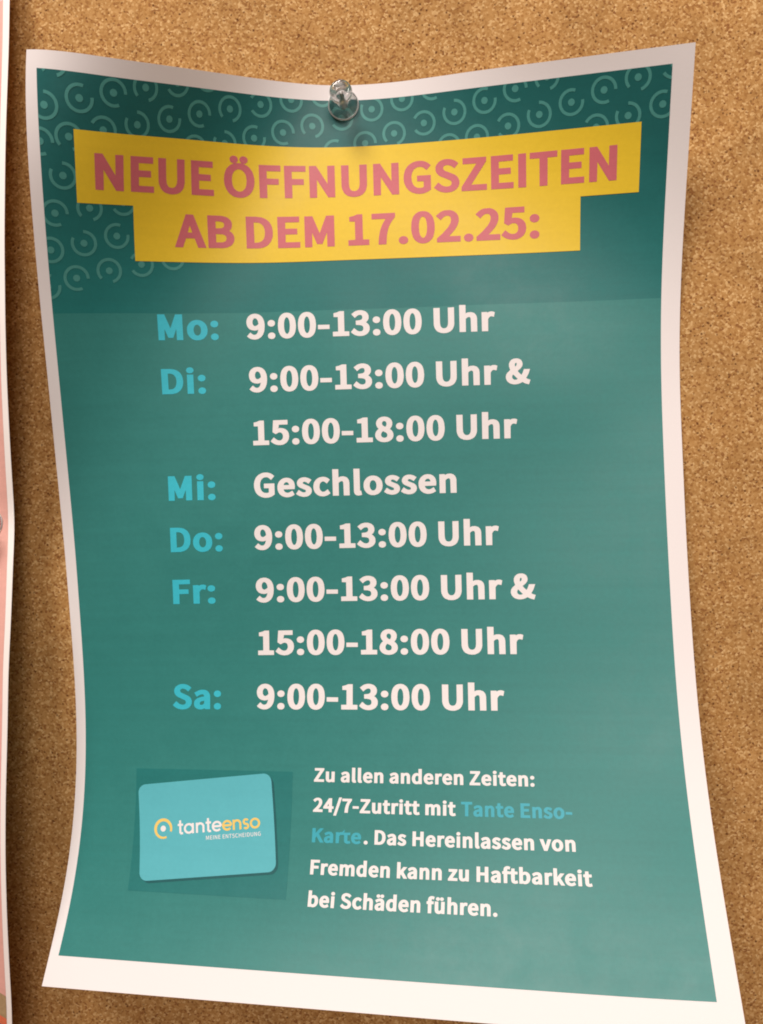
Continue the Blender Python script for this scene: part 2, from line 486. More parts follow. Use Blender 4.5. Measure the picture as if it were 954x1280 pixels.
# ------------------------------------------------------------------ lettering (outlines in thousandths of the cap height)
FONT = {"bold":{" ":[361,[]],".":[434,[[341,112,330,162,300,203,256,229,195,242,139,235,78,202,49,162,38,112,49,62,79,23,128,-6,189,-17,250,-6,300,23,330,62]]],"0":[812,[[380,1016,308,1010,241,992,158,941,95,873,61,812,22,684,7,501,12,401,28,295,62,190,95,128,158,60,241,9,313,-11,380,-17,441,-12,519,10,580,44,659,123,694,184,721,256,748,406,751,501,748,595,732,701,699,806,659,878,580,957,519,991,458,1009],[374,842,424,825,454,790,476,745,499,651,510,506,499,351,477,262,436,191,413,171,380,160,330,183,284,256,257,373,249,501,257,634,283,745,319,809,352,836]]],"1":[812,[[526,999,354,999,243,954,104,923,110,778,283,773,283,184,62,178,62,1,728,1,726,180,529,184]]],"2":[812,[[1,-1,748,1,746,182,382,184,490,291,587,406,660,528,697,645,699,756,681,823,644,889,568,959,485,997,413,1013,257,1008,179,986,113,952,-16,845,-15,834,129,704,213,786,257,818,307,837,374,835,407,820,435,789,453,745,457,701,437,601,359,467,185,282,-1,123]]],"5":[812,[[691,999,92,995,56,512,186,437,303,498,364,503,414,492,450,468,478,429,494,379,496,334,488,273,459,218,419,183,369,165,297,166,230,188,186,215,91,296,-35,145,36,82,130,28,214,0,314,-14,414,-13,480,0,580,44,630,81,676,129,727,223,745,340,727,462,680,549,603,618,508,658,386,674,265,662,303,684,319,819,691,819]]],"7":[812,[[212,-1,457,1,483,301,521,478,556,573,616,689,754,878,751,999,5,995,5,823,12,819,448,817,349,651,305,551,261,417,226,239,210,62]]],":":[434,[[341,112,330,162,300,203,256,229,195,242,139,235,78,202,49,162,38,112,49,62,79,23,128,-6,189,-17,250,-6,300,23,330,62],[341,617,330,667,300,707,250,736,195,747,128,736,79,706,50,667,38,617,49,567,78,527,139,494,189,487,256,499,300,526,330,567]]],"A":[884,[[901,1,534,995,300,999,-70,1,178,-1,283,281,544,280,644,-1],[411,669,483,455,341,456]]],"B":[951,[[77,996,79,1,538,4,661,27,777,83,824,123,872,195,890,251,896,312,885,389,851,456,800,508,746,539,807,612,835,689,835,784,796,873,716,942,672,963,561,992,455,999],[325,178,327,437,533,430,588,414,628,384,646,345,647,284,629,239,600,210,516,182],[325,823,461,824,555,801,578,778,591,745,590,695,577,663,544,634,488,617,327,612]]],"D":[994,[[77,996,77,3,488,5,577,22,655,49,733,93,788,140,851,223,896,328,913,406,918,523,901,662,874,739,833,811,788,864,727,913,655,952,572,979,400,999],[327,180,324,817,383,821,466,813,522,795,566,768,618,712,640,667,663,578,668,506,656,389,619,295,555,226,461,188]]],"E":[859,[[787,1,788,181,327,182,324,189,327,432,700,432,703,439,700,615,325,617,326,817,772,819,772,999,77,996,77,3]]],"F":[808,[[79,1,323,1,327,410,705,412,705,591,324,595,324,812,327,819,772,819,772,999,77,996]]],"G":[995,[[896,114,896,559,449,556,452,379,662,373,662,201,630,182,580,171,496,172,452,182,385,216,348,251,317,295,284,379,270,501,274,568,302,673,351,751,419,803,508,828,602,824,663,797,763,715,898,862,895,868,813,936,730,981,635,1008,535,1016,435,1008,346,986,241,936,160,873,108,810,67,740,29,612,18,501,23,412,44,318,95,206,155,129,213,78,308,27,424,-7,530,-17,646,-6,746,21,835,65]]],"I":[455,[[322,999,76,995,76,6,83,-1,316,-1,324,6]]],"M":[1163,[[1027,999,772,998,555,444,338,995,77,996,79,1,311,1,316,463,463,95,638,92,788,464,793,1,1029,1]]],"N":[1041,[[905,999,668,995,666,432,305,999,77,996,79,1,316,1,322,567,677,3,907,1]]],"S":[868,[[-7,156,75,88,147,44,230,11,336,-12,414,-17,552,-1,652,37,714,78,778,151,810,234,816,284,809,345,771,434,725,485,658,531,352,661,311,701,301,745,313,784,336,809,375,825,447,831,547,803,664,719,791,868,730,920,658,964,569,997,486,1013,375,1014,302,1002,202,964,152,931,89,862,56,784,55,684,79,618,130,553,191,506,530,353,560,312,563,256,543,212,514,189,452,171,375,172,314,188,252,217,136,312]]],"T":[872,[[287,-1,532,1,534,812,537,819,832,819,832,999,-19,995,-18,821,283,817]]],"U":[1039,[[73,997,77,334,93,251,143,140,185,90,245,43,301,16,418,-12,507,-16,629,-1,695,21,757,55,819,112,870,190,908,334,912,996,669,995,669,418,659,312,630,240,595,200,551,177,484,170,418,183,379,212,349,256,332,306,320,418,320,995]]],"Z":[878,[[808,999,58,999,58,819,495,817,11,128,10,1,819,3,820,178,813,182,324,184,808,873]]],"Ö":[1067,[[508,-17,608,-7,674,9,741,37,813,83,876,145,943,251,976,345,993,479,987,601,948,745,915,806,864,873,813,919,752,958,658,995,735,1015,786,1062,797,1123,787,1156,763,1186,730,1207,685,1219,641,1219,596,1207,545,1167,527,1112,546,1051,598,1012,419,1010,476,1067,485,1112,477,1151,452,1184,413,1208,374,1219,324,1219,274,1203,235,1170,217,1134,216,1090,234,1051,258,1027,302,1006,354,995,269,963,208,925,146,871,100,812,67,751,34,645,18,506,23,417,39,334,78,234,145,134,199,84,269,38,335,10,424,-10],[508,170,469,172,408,194,339,256,312,301,283,379,270,501,284,629,300,679,334,740,369,780,408,807,458,825,502,831,558,825,602,808,671,751,710,684,726,634,743,506,725,367,698,295,670,251,602,193,541,172]]]},"black":{" ":[391,[]],"&":[1013,[[920,-29,982,152,876,184,806,225,865,314,912,402,974,580,724,580,666,430,620,353,537,430,467,514,593,615,633,664,661,714,672,752,673,825,639,914,609,949,570,977,504,1005,459,1013,343,1010,282,993,226,965,153,891,118,802,119,697,167,558,46,452,9,397,-9,352,-19,280,-15,230,24,136,78,75,126,40,187,12,276,-11,365,-16,470,-4,559,23,648,69,782,6],[466,197,415,173,370,166,320,173,282,194,252,230,240,264,242,314,268,364,287,378],[370,687,358,730,359,786,381,830,415,844,434,819,434,764,417,730]]],"-":[558,[[480,476,1,482,-6,476,-5,307,479,304]]],".":[464,[[345,140,323,190,282,225,221,246,171,248,121,236,71,205,41,162,32,112,47,56,76,21,126,-6,199,-16,265,-1,311,29,340,73]]],"/":[620,[[-67,-221,159,-221,597,1075,369,1072]]],"0":[842,[[379,1016,301,1009,240,992,167,952,94,879,61,823,32,751,5,606,0,501,10,356,33,251,94,123,167,49,234,11,306,-10,379,-17,450,-10,523,10,612,66,668,129,702,190,730,267,752,390,759,501,741,690,703,812,669,873,617,931,523,990,462,1008],[379,169,351,176,323,202,288,267,265,362,256,501,266,645,289,740,327,806,356,830,379,834,401,830,434,804,470,740,492,651,503,501,492,356,469,262,430,195,401,173]]],"1":[842,[[530,999,347,998,241,955,97,923,100,773,276,767,276,189,53,184,55,1,736,3,736,184,536,189,536,995]]],"2":[842,[[-6,1,756,1,754,189,400,195,501,295,594,406,667,528,701,628,709,706,694,806,650,889,576,956,504,991,415,1012,254,1008,176,985,110,953,54,914,-27,839,132,695,210,774,265,814,315,831,382,825,410,808,433,778,451,701,428,595,351,467,210,316,-8,128]]],"3":[842,[[-39,151,37,82,131,28,248,-7,359,-17,465,-6,542,15,637,67,688,118,726,179,744,234,744,340,728,390,699,440,648,492,595,529,653,579,694,640,711,701,711,790,678,873,615,942,570,970,476,1003,403,1014,303,1014,198,991,131,963,-6,868,137,712,226,786,298,824,376,831,409,819,431,799,450,757,450,712,437,673,409,643,342,616,174,601,174,434,326,424,415,404,453,379,471,357,485,290,478,245,447,201,403,177,337,170,287,178,226,204,98,309]]],"4":[842,[[643,999,399,997,-41,378,-41,256,-35,251,393,250,399,-1,646,1,649,245,783,256,782,430,654,432,649,439,649,995],[393,604,394,434,271,433]]],"5":[842,[[700,1000,86,995,48,512,183,432,300,492,350,499,400,492,433,475,468,434,484,390,490,334,480,273,458,229,422,193,367,171,311,172,233,195,89,304,-43,145,17,94,94,44,172,11,278,-12,361,-16,478,-1,539,21,639,83,685,134,734,223,753,340,735,462,691,545,649,590,600,625,500,664,383,677,268,668,311,690,328,811,700,811]]],"7":[842,[[205,-1,463,1,492,323,531,489,587,623,631,701,759,873,761,996,-2,995,-2,817,5,812,438,806,342,651,287,523,253,417,220,245,199,6]]],"8":[842,[[384,1014,284,1003,217,981,140,936,76,862,47,784,43,734,49,679,88,595,149,529,84,475,38,418,5,345,-5,273,-1,223,16,173,60,107,102,68,184,21,251,-1,384,-16,512,-1,567,16,656,65,697,101,729,145,758,218,763,262,753,340,724,407,679,462,619,512,680,584,719,668,724,773,697,857,640,929,556,981,490,1002],[323,430,434,380,473,351,497,318,508,268,503,234,485,201,456,177,401,161,340,165,290,188,254,229,243,262,248,329,277,384],[429,600,345,643,300,695,292,740,299,779,315,807,345,830,379,837,423,830,451,811,475,773,485,723,480,684,458,634]]],"9":[842,[[348,1016,226,998,170,974,93,919,53,873,24,823,-4,734,-8,679,-4,612,23,518,76,441,126,399,215,360,326,344,398,350,483,373,444,257,416,218,381,188,331,171,270,177,226,200,143,272,-2,123,59,66,120,28,198,-1,298,-16,393,-11,470,10,570,66,631,124,673,184,711,268,733,345,750,495,749,601,733,707,689,823,648,883,596,934,531,975,431,1008],[337,835,387,829,437,789,472,723,494,623,493,603,443,555,370,521,320,526,283,551,257,595,246,645,247,707,264,768,298,815]]],":":[464,[[345,140,323,190,282,225,221,246,171,248,121,236,71,205,41,162,32,112,47,56,76,21,126,-6,199,-16,265,-1,311,29,340,73],[345,640,323,690,282,725,215,748,160,747,104,729,65,699,36,651,32,612,46,556,82,516,143,488,199,483,265,498,311,529,340,573]]],"D":[1024,[[70,996,70,3,487,5,609,32,670,55,737,93,794,139,845,201,879,262,905,334,921,417,926,506,911,645,883,734,843,806,793,865,731,913,659,951,576,979,404,999],[337,186,331,189,331,812,420,813,481,802,526,785,581,746,633,667,650,612,660,512,650,395,611,295,552,234,476,198]]],"E":[889,[[793,-1,793,189,331,195,331,423,337,428,711,434,709,617,331,622,331,807,776,812,781,995,70,996,70,3]]],"F":[838,[[72,1,329,1,332,406,713,412,709,596,331,600,331,806,776,812,782,817,782,995,776,999,70,996]]],"G":[1025,[[905,118,905,562,444,562,445,375,654,373,653,201,573,177,456,188,389,222,356,253,322,301,293,373,276,501,288,607,310,673,356,745,423,797,495,820,562,823,612,814,667,786,762,705,906,862,834,925,745,975,634,1008,551,1015,439,1009,345,986,217,924,151,868,99,807,37,679,16,584,11,501,16,412,38,318,61,257,99,190,151,127,212,76,334,16,445,-11,528,-17,645,-7,751,22,839,66]]],"H":[1078,[[922,1,924,995,665,999,659,620,337,620,331,623,331,995,70,996,72,1,329,1,331,423,337,428,659,428,663,1]]],"K":[966,[[976,-1,592,606,943,999,648,999,331,661,331,995,70,996,72,1,329,1,331,317,426,417,693,-1]]],"M":[1193,[[1037,997,765,996,554,464,343,997,70,996,72,1,317,1,320,431,452,106,465,92,648,95,781,429,786,1,1037,2]]],"S":[898,[[-13,157,77,83,144,44,227,11,333,-11,416,-17,555,0,633,27,716,76,784,151,818,240,818,340,779,434,733,485,666,531,344,671,314,707,309,751,326,790,361,813,411,823,472,820,561,787,666,710,802,862,727,925,661,964,572,997,477,1014,366,1014,300,1002,200,964,127,913,80,857,48,773,48,684,81,601,144,532,211,489,522,353,551,318,556,257,541,223,505,193,450,178,389,177,277,211,133,320,-12,168]]],"T":[902,[[280,-1,538,1,540,806,842,814,842,998,-26,995,-26,817,-20,812,277,806]]],"U":[1069,[[916,1000,662,995,662,418,651,312,624,245,588,204,544,182,494,176,444,182,400,204,364,245,338,312,327,423,327,995,66,997,70,334,87,251,131,151,180,90,233,49,355,-1,477,-16,566,-12,633,-1,744,44,804,90,847,140,896,245,914,334]]],"Z":[908,[[817,999,51,999,51,812,484,806,6,134,0,123,3,1,825,1,823,189,340,189,336,195,818,873]]],"a":[853,[[724,0,725,512,703,607,651,690,585,741,530,765,446,780,363,781,280,769,202,747,32,662,135,494,268,570,368,595,413,592,430,582,453,551,463,518,457,509,346,492,207,453,130,414,60,357,28,301,12,218,33,123,85,54,157,10,246,-13,357,-12,485,30,502,0],[463,340,462,223,407,188,363,171,302,171,280,187,271,245,296,286,368,320]]],"b":[928,[[58,1075,58,4,280,0,291,21,369,-6,453,-17,519,-11,636,27,708,77,770,145,804,206,826,268,838,329,838,462,815,562,787,623,755,668,680,730,608,764,558,775,441,780,380,769,280,734,319,768,319,1073],[425,171,358,189,319,218,319,529,353,557,408,587,475,592,523,568,560,506,575,418,571,334,553,268,525,220,480,183]]],"c":[781,[[738,107,620,271,531,206,476,178,409,171,359,188,301,245,279,295,268,357,280,468,302,518,342,563,403,592,459,592,498,574,592,505,721,657,703,680,631,730,553,764,465,781,387,780,292,764,220,736,142,686,80,623,40,557,13,473,3,384,7,312,23,245,52,179,90,123,159,59,215,27,292,-1,415,-16,481,-12,615,27]]],"d":[931,[[783,1077,527,1074,527,779,564,751,560,746,494,770,427,781,355,780,271,764,205,736,155,704,109,662,47,573,8,445,4,379,19,251,42,184,86,112,138,59,188,27,260,-1,377,-17,466,-6,549,25,560,0,783,0,788,5,788,1073],[449,591,494,574,526,551,527,234,460,184,394,172,344,188,298,240,270,340,271,423,291,495,338,562,394,592]]],"e":[841,[[276,763,203,731,118,668,68,607,24,518,7,445,8,312,35,218,79,140,120,94,220,27,353,-12,453,-16,559,-1,642,27,748,84,653,249,515,177,453,166,398,171,353,188,320,214,285,262,270,307,753,310,766,401,761,490,739,579,711,634,637,713,537,763,403,782],[273,484,292,529,320,564,365,592,403,599,448,592,481,569,506,529,517,490,515,482]]],"f":[528,[[83,-1,335,1,338,578,495,584,495,762,339,766,342,867,355,901,378,912,505,868,561,1052,455,1085,378,1094,305,1091,211,1064,140,1012,98,945,81,873,76,762,-23,751,-23,584,78,578]]],"h":[913,[[64,1078,57,1073,58,3,316,1,319,517,391,574,464,591,500,573,521,517,528,1,783,1,783,523,766,612,742,662,691,721,653,747,541,780,414,775,308,737,319,767,319,1073]]],"i":[460,[[61,764,59,1,317,0,319,762],[340,934,323,989,289,1024,239,1046,189,1053,139,1047,89,1025,54,989,38,934,49,884,83,843,128,820,189,811,250,821,294,843,329,884]]],"k":[838,[[64,1078,57,1073,58,3,314,-1,316,206,375,271,564,-1,841,-1,538,445,826,762,530,764,319,527,316,1073]]],"l":[472,[[64,1077,57,1073,57,184,68,101,89,57,115,29,180,-6,258,-17,386,5,403,12,369,179,319,179,319,1073]]],"m":[1348,[[1214,1,1210,551,1176,656,1148,695,1108,730,1030,768,930,782,886,780,814,764,697,702,625,752,519,780,403,775,297,732,286,764,57,762,60,1,316,1,319,517,380,570,436,591,464,586,480,573,504,501,508,0,765,1,766,517,819,563,880,591,914,586,930,571,954,495,957,1]]],"n":[917,[[783,1,783,528,766,612,719,693,653,747,541,780,414,775,297,730,286,764,58,763,60,1,316,1,319,517,391,574,441,591,491,581,510,556,521,517,528,1]]],"o":[912,[[783,568,749,623,703,674,615,736,548,763,453,780,376,780,281,764,215,737,165,708,97,645,46,573,23,518,7,445,7,318,24,245,48,190,120,94,198,38,276,4,348,-12,476,-12,609,27,665,60,738,129,782,195,805,251,821,340,822,418,805,512],[415,594,470,580,527,523,550,468,561,384,550,295,522,234,476,188,415,170,353,187,302,240,274,312,267,384,280,473,312,540,359,581]]],"r":[614,[[60,1,316,1,322,478,364,543,419,585,464,586,563,562,602,745,530,774,469,782,386,774,297,736,286,764,57,762]]],"s":[723,[[-35,112,39,61,105,27,255,-12,322,-16,428,-5,494,15,572,60,624,118,652,190,652,273,623,340,572,392,528,420,300,512,275,534,272,557,294,593,350,602,422,579,522,516,651,668,583,714,517,748,378,781,289,780,228,770,172,752,102,712,43,645,20,584,20,507,43,451,80,407,133,367,367,270,394,245,400,212,389,186,367,171,283,167,200,199,89,275]]],"t":[599,[[108,954,88,762,-32,751,-32,584,78,579,80,234,89,162,112,101,136,66,192,22,297,-13,419,-12,569,26,519,209,414,172,381,168,351,184,340,234,340,579,541,584,541,762,342,765,336,954]]],"u":[913,[[47,763,50,229,67,151,111,73,186,15,286,-13,342,-17,430,-6,530,34,542,0,769,0,772,762,511,762,511,257,436,189,375,175,353,177,335,190,312,251,308,762]]],"v":[796,[[-69,762,234,1,482,1,780,762,516,762,357,335,202,762]]],"z":[733,[[-18,1,675,1,675,183,320,189,659,639,664,763,22,762,25,581,326,578,-20,117]]],"ä":[853,[[724,0,725,512,703,607,651,690,585,741,530,765,446,780,363,781,280,769,202,747,32,662,135,494,268,570,368,595,413,592,430,582,453,551,463,518,457,509,346,492,207,453,130,414,60,357,28,301,12,218,33,123,85,54,157,10,246,-13,357,-12,485,30,502,0],[463,340,462,223,407,188,363,171,302,171,280,187,271,245,296,286,368,320],[405,929,391,978,357,1014,313,1035,263,1042,207,1035,157,1009,128,973,117,929,127,884,154,851,191,827,252,814,313,821,352,838,392,879],[410,929,417,890,446,851,485,827,546,814,607,821,646,839,685,879,699,929,687,973,652,1013,602,1036,552,1042,502,1035,457,1014,424,979]]],"ü":[913,[[47,763,50,229,67,151,111,73,186,15,286,-13,342,-17,430,-6,530,34,542,0,769,0,772,762,511,762,511,257,436,189,375,175,353,177,335,190,312,251,308,762],[411,929,399,973,364,1013,314,1036,264,1042,214,1035,169,1013,134,973,123,929,133,884,160,851,197,827,258,814,319,821,358,839,397,879],[417,912,429,879,469,838,530,816,580,815,630,828,667,851,694,884,704,929,693,973,664,1008,608,1036,547,1042,492,1029,449,1001,422,962]]]},"small":{" ":[381,[]],"C":[974,[[853,889,785,946,685,995,574,1016,469,1012,369,985,263,930,204,878,155,817,112,733,78,611,68,500,73,411,89,328,128,228,200,122,258,71,319,33,391,4,463,-12,613,-13,685,4,763,38,819,75,880,133,791,231,696,155,608,120,491,119,402,149,353,183,290,261,249,367,234,500,240,583,269,694,322,783,396,846,485,879,580,884,674,856,769,789]]],"D":[1046,[[130,996,130,3,502,5,602,26,664,48,725,83,787,134,832,189,871,262,910,406,916,517,898,662,871,745,831,817,786,870,725,919,664,953,586,979,419,999],[292,128,292,873,441,874,530,859,597,830,658,784,694,739,721,684,743,595,750,506,743,412,721,323,694,267,661,223,575,160,452,129]]],"E":[904,[[777,1,775,130,292,134,292,456,686,460,689,467,686,589,297,589,292,867,758,871,765,878,765,995,130,996,130,3]]],"G":[1047,[[893,100,895,528,522,528,524,403,744,400,744,167,680,131,585,114,452,132,402,153,323,217,289,267,261,328,239,422,234,500,245,611,272,700,324,781,402,844,508,881,630,880,713,851,796,787,883,889,813,946,752,980,691,1001,591,1017,485,1012,408,996,335,968,269,930,207,878,161,822,128,767,94,683,74,589,73,422,90,328,117,250,163,172,230,99,319,37,402,4,480,-13,602,-15,719,4,813,43]]],"H":[1103,[[912,1,914,997,751,995,747,592,292,595,292,995,130,996,132,1,286,-1,291,5,297,460,747,460,752,1]]],"I":[480,[[286,999,129,995,129,6,136,-1,286,-1,292,6,292,995]]],"M":[1223,[[1030,999,846,995,586,303,317,995,130,996,132,1,275,-1,278,6,274,739,524,101,630,98,886,744,880,6,886,-1,1032,1]]],"N":[1096,[[902,999,750,995,750,451,758,234,677,378,292,995,130,996,132,1,280,-1,284,6,284,556,275,772,362,617,746,1,904,1]]],"S":[914,[[522,1012,383,1013,289,990,244,969,200,941,154,894,121,839,109,800,103,733,116,667,149,605,178,574,272,509,572,379,619,339,641,289,640,233,608,172,544,131,467,115,372,120,294,143,228,177,144,241,55,144,54,133,150,59,228,21,300,-2,450,-17,539,-7,617,15,672,43,741,100,773,144,803,222,807,278,795,355,769,411,717,469,617,529,344,643,300,676,276,711,268,755,281,811,317,851,361,873,439,885,539,874,611,845,689,790,773,883,739,919,661,968,594,995]]],"T":[918,[[508,-1,511,867,824,871,828,995,36,999,29,995,32,873,348,867,348,6,352,-1]]],"U":[1093,[[904,1000,751,994,751,411,739,289,704,205,658,155,598,126,520,114,437,126,381,153,330,211,301,283,287,411,287,994,126,996,130,322,169,178,219,100,281,43,337,14,409,-7,515,-17,587,-13,648,-2,743,38,795,78,837,128,889,244,904,328]]]}}


def text_shapes(txt, font, u0, u1, base, cap, track=0.0):
    """outlines of one line set between u0 and u1 on the baseline, in sheet mm (v grows downwards)"""
    x = 0.0
    out = []
    for ch in txt:
        adv, ls = FONT[font][ch]
        for l in ls:
            p = np.array(l, float).reshape(-1, 2)
            p[:, 0] += x
            out.append(p)
        if ch == ' ':
            adv -= {'bold': 120, 'black': 50}.get(font, 0)
        x += adv + track
    lo = min(p[:, 0].min() for p in out)
    hi = max(p[:, 0].max() for p in out)
    s = (u1 - u0) / (hi - lo)
    return [np.stack([u0 + (p[:, 0] - lo) * s, base - p[:, 1] / 1000 * cap], 1) for p in out]


# ------------------------------------------------------------------ the opening-hours poster
poster = empty('poster', (0, 0, 1), 'curled teal poster of German opening hours with a yellow headline banner', 'poster')
make_sheet('paper_sheet', sheet, W, H, M_PAPER, poster)
ML, MR, MT, MB, HD = 3.4, 203.9, 4.8, 288.2, 73.5
printed('printed_panel', [rect(ML, MR, HD, MB)], M_TEAL, poster, 1)
head = printed('header_panel', [rect(ML, MR, MT, HD)], M_HEAD, poster, 1)

RINGS = [(5.2, 14.2, 0), (14.9, 11.4, 1), (24.4, 8.9, 2), (34.0, 6.5, 3), (44.2, 4.2, 4), (54.2, 1.8, 0),
         (3.5, 23.9, 2), (11.5, 21.9, 3), (21.2, 19.2, 4), (31.4, 16.8, 0), (41.7, 14.4, 1), (51.7, 12.1, 2), (62.0, 9.7, 3),
         (72.4, 7.4, 4), (82.7, 5.1, 0), (93.1, 3.0, 1),
         (50.3, 22.0, 4), (60.2, 19.9, 0), (70.0, 17.6, 1), (79.7, 15.3, 2), (89.5, 12.9, 3), (99.4, 10.4, 4), (109.5, 7.9, 0),
         (119.7, 5.4, 1), (129.8, 3.0, 2),
         (9.3, 32.7, 0), (6.4, 43.5, 2), (16.5, 41.5, 3), (26.7, 39.4, 4), (4.4, 54.3, 4), (14.3, 52.0, 0), (24.4, 49.5, 1),
         (2.7, 65.3, 1), (11.4, 62.6, 2), (21.5, 60.2, 3), (31.7, 58.0, 4), (41.8, 55.7, 0),
         (96.9, 21.0, 1), (107.0, 18.7, 2), (116.8, 16.1, 3), (126.8, 13.6, 4), (137.0, 11.2, 0), (146.9, 8.8, 1), (156.8, 6.4, 2),
         (166.8, 4.2, 3), (144.2, 19.4, 3), (154.3, 17.0, 4), (164.3, 14.6, 0), (174.3, 12.1, 1), (184.2, 9.7, 2), (194.2, 7.3, 3),
         (204.5, 5.0, 4), (182.0, 20.0, 4), (191.6, 17.6, 0), (201.7, 15.4, 1), (8.2, 2.9, 3), (135.0, 21.4, 2)]
GAPS = [122, 39, -33, -105, -177]


def arc_band(cu, cv, r0, r1, a0, a1, n=40):
    t = np.radians(np.linspace(a0, a1, n))
    o = np.stack([cu + r1 * np.cos(t), cv - r1 * np.sin(t)], 1)
    i = np.stack([cu + r0 * np.cos(t[::-1]), cv - r0 * np.sin(t[::-1])], 1)
    return np.concatenate([o, i])


def disc(cu, cv, r, n=20):
    t = np.linspace(0, 2 * math.pi, n, endpoint=False)
    return np.stack([cu + r * np.cos(t), cv + r * np.sin(t)], 1)


shapes = []
for cu_, cv_, k in RINGS:
    g = GAPS[k]
    shapes.append(arc_band(cu_, cv_, 3.02, 3.94, g + 31, g + 329))
    shapes.append(disc(cu_, cv_, 1.05))
printed('ring_pattern', shapes, M_RING, head, 2, clip=(ML, MR, MT, HD))

banner = printed('banner', [np.array([(12.9, 19.7), (195.7, 19.7), (195.7, 40.1), (177.5, 40.1), (177.5, 57.0), (29.8, 57.0), (29.8, 40.1), (12.9, 40.1)])],
                 M_YELLOW, poster, 3)
printed('headline_text', text_shapes('NEUE ÖFFNUNGSZEITEN', 'bold', 18.4, 188.7, 36.0, 10.4), M_PINK, banner, 4)
printed('headline_text', text_shapes('AB DEM 17.02.25:', 'bold', 42.7, 164.3, 52.3, 10.3), M_PINK, banner, 4)

for txt, u0, u1, v in (('Mo:', 35.7, 55.6, 82.3), ('Di:', 35.8, 50.5, 100.3), ('Mi:', 36.1, 52.4, 136.7), ('Do:', 36.1, 54.3, 154.5),
                       ('Fr:', 36.2, 51.1, 172.6), ('Sa:', 35.2, 52.4, 209.1)):
    printed('day_name', text_shapes(txt, 'black', u0, u1, v, 8.5), M_CYAN, poster, 2)
for txt, u0, u1, v in (('9:00-13:00 Uhr', 65.1, 149.1, 82.4), ('9:00-13:00 Uhr &', 65.3, 160.5, 100.3), ('15:00-18:00 Uhr', 66.0, 155.9, 118.4),
                       ('Geschlossen', 65.8, 135.1, 136.3), ('9:00-13:00 Uhr', 65.4, 149.0, 154.3), ('9:00-13:00 Uhr &', 65.3, 160.6, 172.5),
                       ('15:00-18:00 Uhr', 65.6, 156.1, 190.7), ('9:00-13:00 Uhr', 65.1, 149.3, 209.0)):
    printed('opening_hours', text_shapes(txt, 'black', u0, u1, v, 8.4), M_INK, poster, 2)

note = []
for txt, u0, u1, v in (('Zu allen anderen Zeiten:', 85.7, 158.0, 232.4), ('24/7-Zutritt mit', 85.7, 132.9, 241.8), ('. Das Hereinlassen von', 103.2, 169.6, 251.1),
                       ('Fremden kann zu Haftbarkeit', 86.0, 173.9, 260.6), ('bei Schäden führen.', 86.1, 145.7, 269.9)):
    note += text_shapes(txt, 'black', u0, u1, v, 4.35)
printed('notice_text', note, M_INK, poster, 2)
for txt, u0, u1, v in (('Tante Enso-', 134.6, 169.2, 241.8), ('Karte', 85.9, 102.3, 251.1)):
    printed('highlighted_text', text_shapes(txt, 'black', u0, u1, v, 4.35), M_DEEPCYAN, poster, 2)

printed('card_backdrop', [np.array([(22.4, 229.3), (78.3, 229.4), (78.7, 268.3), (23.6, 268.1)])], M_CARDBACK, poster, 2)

# the printed picture of a customer card, turned a little
CA = math.radians(5.9)
CO = np.array([23.3, 234.8])


def card_pts(p):
    p = np.asarray(p, float)
    return CO + np.stack([p[:, 0] * math.cos(CA) + p[:, 1] * 0.130, -p[:, 0] * math.sin(CA) + p[:, 1] * 0.993], 1)


def rounded(w, h, r, x=0.0, y=0.0):
    pts = []
    for cx_, cy_, a in ((w - r, r, -90), (w - r, h - r, 0), (r, h - r, 90), (r, r, 180)):
        for k in range(9):
            t = math.radians(a + k * 11.25)
            pts.append((x + cx_ + r * math.cos(t), y + cy_ + r * math.sin(t)))
    return np.array(pts)


printed('card_drop_shadow', [card_pts(rounded(47.6, 30.6, 2.9, 0.75, 0.75))], M_CARDSH, poster, 3)  # drop shadow drawn in the print, a darker copy offset under the card
card = printed('printed_card', [card_pts(rounded(47.6, 30.6, 2.7))], M_CARD, poster, 4)
# logo: open ring with a dot
LO = (8.5, 14.8)
t = np.radians(np.linspace(-22, 293, 40))
wid = np.interp(np.linspace(0, 1, 40), [0, 0.15, 0.6, 1], [0.34, 0.46, 0.50, 0.30])
ro, ri = 3.25 + 0 * t, 3.25 - 2 * wid
ring = np.concatenate([np.stack([LO[0] + ro * np.cos(t), LO[1] - ro * np.sin(t)], 1),
                       np.stack([LO[0] + ri[::-1] * np.cos(t[::-1]), LO[1] - ri[::-1] * np.sin(t[::-1])], 1)])
printed('card_logo', [card_pts(ring)], M_LOGO, card, 5)
printed('logo_dot', [card_pts(disc(LO[0], LO[1], 0.95))], M_INK, card, 5)


def stroke(pts, w):
    """a pen stroke of width w along a polyline, as one outline with round ends"""
    p = np.asarray(pts, float)
    d = np.gradient(p, axis=0)
    d /= np.linalg.norm(d, axis=1)[:, None]
    n = np.stack([-d[:, 1], d[:, 0]], 1) * w / 2
    return np.concatenate([p + n, (p - n)[::-1]])


def circ(cx_, cy_, r, a0, a1, n=28):
    t = np.radians(np.linspace(a0, a1, n))
    return np.stack([cx_ + r * np.cos(t), cy_ + r * np.sin(t)], 1)


def line(x0, y0, x1, y1, n=4):
    return np.stack([np.linspace(x0, x1, n), np.linspace(y0, y1, n)], 1)


